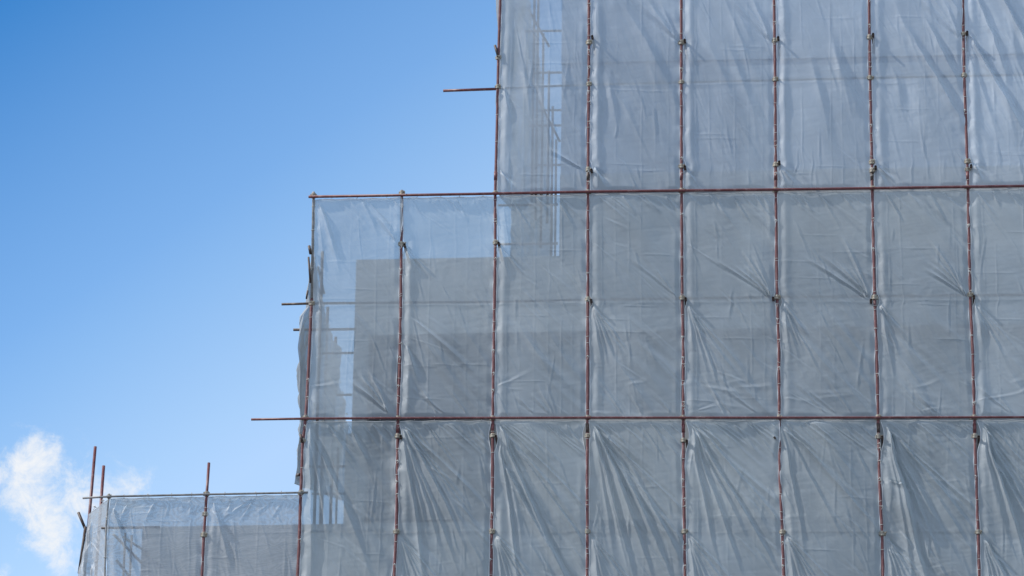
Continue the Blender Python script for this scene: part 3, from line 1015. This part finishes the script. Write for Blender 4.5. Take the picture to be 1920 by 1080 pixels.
# ------------------------------------------------------------------ light
SUN_EL, SUN_BACK = R(46), R(-14)     # from the left, raking across the front of the sheets
sd = Vector((-math.cos(SUN_BACK) * math.cos(SUN_EL), math.sin(SUN_BACK) * math.cos(SUN_EL), math.sin(SUN_EL)))
sun = bpy.data.lights.new('sun', 'SUN')
sun.energy = 4.2
sun.angle = R(0.53)
sun.color = (1.0, 0.95, 0.88)
so = bpy.data.objects.new('sun', sun)
C.objects.link(so)
so.rotation_euler = sd.to_track_quat('Z', 'Y').to_euler()
so.location = (-40, -40, 90)

w = bpy.data.worlds.new('World')
sc.world = w
w.use_nodes = True
nt = w.node_tree
nt.nodes.clear()
L = nt.links.new
wo = N(nt, 'ShaderNodeOutputWorld')
bg = N(nt, 'ShaderNodeBackground', Strength=0.10)
sky = N(nt, 'ShaderNodeTexSky', sky_type='NISHITA')
sky.sun_disc = False
sky.sun_elevation = SUN_EL
sky.sun_rotation = math.atan2(sd.x, sd.y)
sky.air_density = 1.0
sky.dust_density = 0.6
sky.ozone_density = 1.5
tcw = N(nt, 'ShaderNodeTexCoord')
# haze and deep blue: the sky changes colour across the compass
gdir = (ray(560, 840) - ray(0, 0)).normalized()
g_a, g_b = gdir.dot(ray(0, 0)), gdir.dot(ray(549, 824))
dot = N(nt, 'ShaderNodeVectorMath', operation='DOT_PRODUCT')
L(tcw.outputs['Generated'], dot.inputs[0]); dot.inputs[1].default_value = gdir
mr = N(nt, 'ShaderNodeMapRange')
mr.inputs['From Min'].default_value = g_a
mr.inputs['From Max'].default_value = g_b
L(dot.outputs['Value'], mr.inputs['Value'])
SKYR = ramp(nt, [(0.0, (0.42, 1.20, 1.80)), (0.54, (1.6, 2.1, 2.34)), (0.65, (2.0, 2.36, 2.43)), (0.9, (2.95, 2.9, 2.62)), (1.0, (3.3, 3.05, 2.7))])
L(mr.outputs[0], SKYR.inputs['Fac'])
mul = N(nt, 'ShaderNodeMix', data_type='RGBA', blend_type='MULTIPLY')
mul.inputs['Factor'].default_value = 1.0
L(sky.outputs[0], mul.inputs[6]); L(SKYR.outputs['Color'], mul.inputs[7])


# clouds
def blob(px, py, rad):
    c = ray(px, py)
    ds = N(nt, 'ShaderNodeVectorMath', operation='DISTANCE')
    L(tcw.outputs['Generated'], ds.inputs[0]); ds.inputs[1].default_value = c
    m_ = N(nt, 'ShaderNodeMapRange', interpolation_type='SMOOTHSTEP')
    m_.inputs['From Min'].default_value = 0.0
    m_.inputs['From Max'].default_value = rad / F
    m_.inputs['To Min'].default_value = 1.0
    m_.inputs['To Max'].default_value = 0.0
    L(ds.outputs['Value'], m_.inputs['Value'])
    return m_.outputs[0]


acc = None
for px, py, rad, wgt in ((55, 890, 130, .85), (15, 930, 80, .5), (100, 860, 110, .45), (95, 1000, 105, .75), (120, 1045, 75, .45), (135, 940, 100, .4), (232, 910, 95, .6), (268, 905, 55, .3), (190, 930, 70, .25), (-60, 1120, 110, .6), (5, 1085, 45, .5)):
    b = blob(px, py, rad)
    s = N(nt, 'ShaderNodeMath', operation='MULTIPLY'); s.inputs[1].default_value = wgt
    L(b, s.inputs[0])
    if acc is None:
        acc = s.outputs[0]
    else:
        a = N(nt, 'ShaderNodeMath', operation='ADD'); L(acc, a.inputs[0]); L(s.outputs[0], a.inputs[1]); acc = a.outputs[0]
cn = N(nt, 'ShaderNodeTexNoise', Scale=165.0, Detail=12.0, Roughness=0.68, Distortion=0.3)
L(tcw.outputs['Generated'], cn.inputs['Vector'])
cm = N(nt, 'ShaderNodeMath', operation='MULTIPLY_ADD'); cm.inputs[1].default_value = 3.4; cm.inputs[2].default_value = -1.72
L(cn.outputs['Fac'], cm.inputs[0])
cs = N(nt, 'ShaderNodeMath', operation='ADD'); L(cm.outputs[0], cs.inputs[0]); L(acc, cs.inputs[1])
cmask = N(nt, 'ShaderNodeMath', operation='MINIMUM'); L(cs.outputs[0], cmask.inputs[0])
am = N(nt, 'ShaderNodeMath', operation='MULTIPLY'); am.inputs[1].default_value = 2.5; L(acc, am.inputs[0]); L(am.outputs[0], cmask.inputs[1])
cr = N(nt, 'ShaderNodeMapRange', interpolation_type='SMOOTHSTEP')
cr.inputs['From Min'].default_value = 0.22
cr.inputs['From Max'].default_value = 1.58
L(cmask.outputs[0], cr.inputs['Value'])
cmix = N(nt, 'ShaderNodeMix', data_type='RGBA')
L(cr.outputs[0], cmix.inputs['Factor'])
L(mul.outputs[2], cmix.inputs[6]); cmix.inputs[7].default_value = (8.9, 9.15, 9.5, 1)
# unseen broken cloud behind the viewer, added to brighten the sheets
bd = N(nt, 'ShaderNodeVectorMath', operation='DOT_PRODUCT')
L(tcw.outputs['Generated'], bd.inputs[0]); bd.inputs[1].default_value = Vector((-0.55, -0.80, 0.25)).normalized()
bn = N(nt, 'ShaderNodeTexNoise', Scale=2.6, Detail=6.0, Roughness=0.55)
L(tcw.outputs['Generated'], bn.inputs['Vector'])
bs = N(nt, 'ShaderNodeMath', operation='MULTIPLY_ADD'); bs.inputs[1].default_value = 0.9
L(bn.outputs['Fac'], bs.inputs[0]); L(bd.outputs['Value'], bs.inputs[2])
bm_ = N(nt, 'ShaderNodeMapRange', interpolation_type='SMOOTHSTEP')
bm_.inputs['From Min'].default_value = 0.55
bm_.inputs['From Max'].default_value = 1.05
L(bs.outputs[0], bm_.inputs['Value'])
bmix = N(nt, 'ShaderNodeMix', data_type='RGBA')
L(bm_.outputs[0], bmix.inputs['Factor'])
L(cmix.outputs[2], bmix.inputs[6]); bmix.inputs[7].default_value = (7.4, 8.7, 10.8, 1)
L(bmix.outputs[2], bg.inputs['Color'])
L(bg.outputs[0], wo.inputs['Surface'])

# ------------------------------------------------------------------ render settings
sc.view_settings.view_transform = 'Standard'
sc.view_settings.look = 'None'
sc.view_settings.exposure = 0
sc.cycles.transparent_max_bounces = 24
sc.cycles.max_bounces = 8
sc.cycles.use_denoising = True
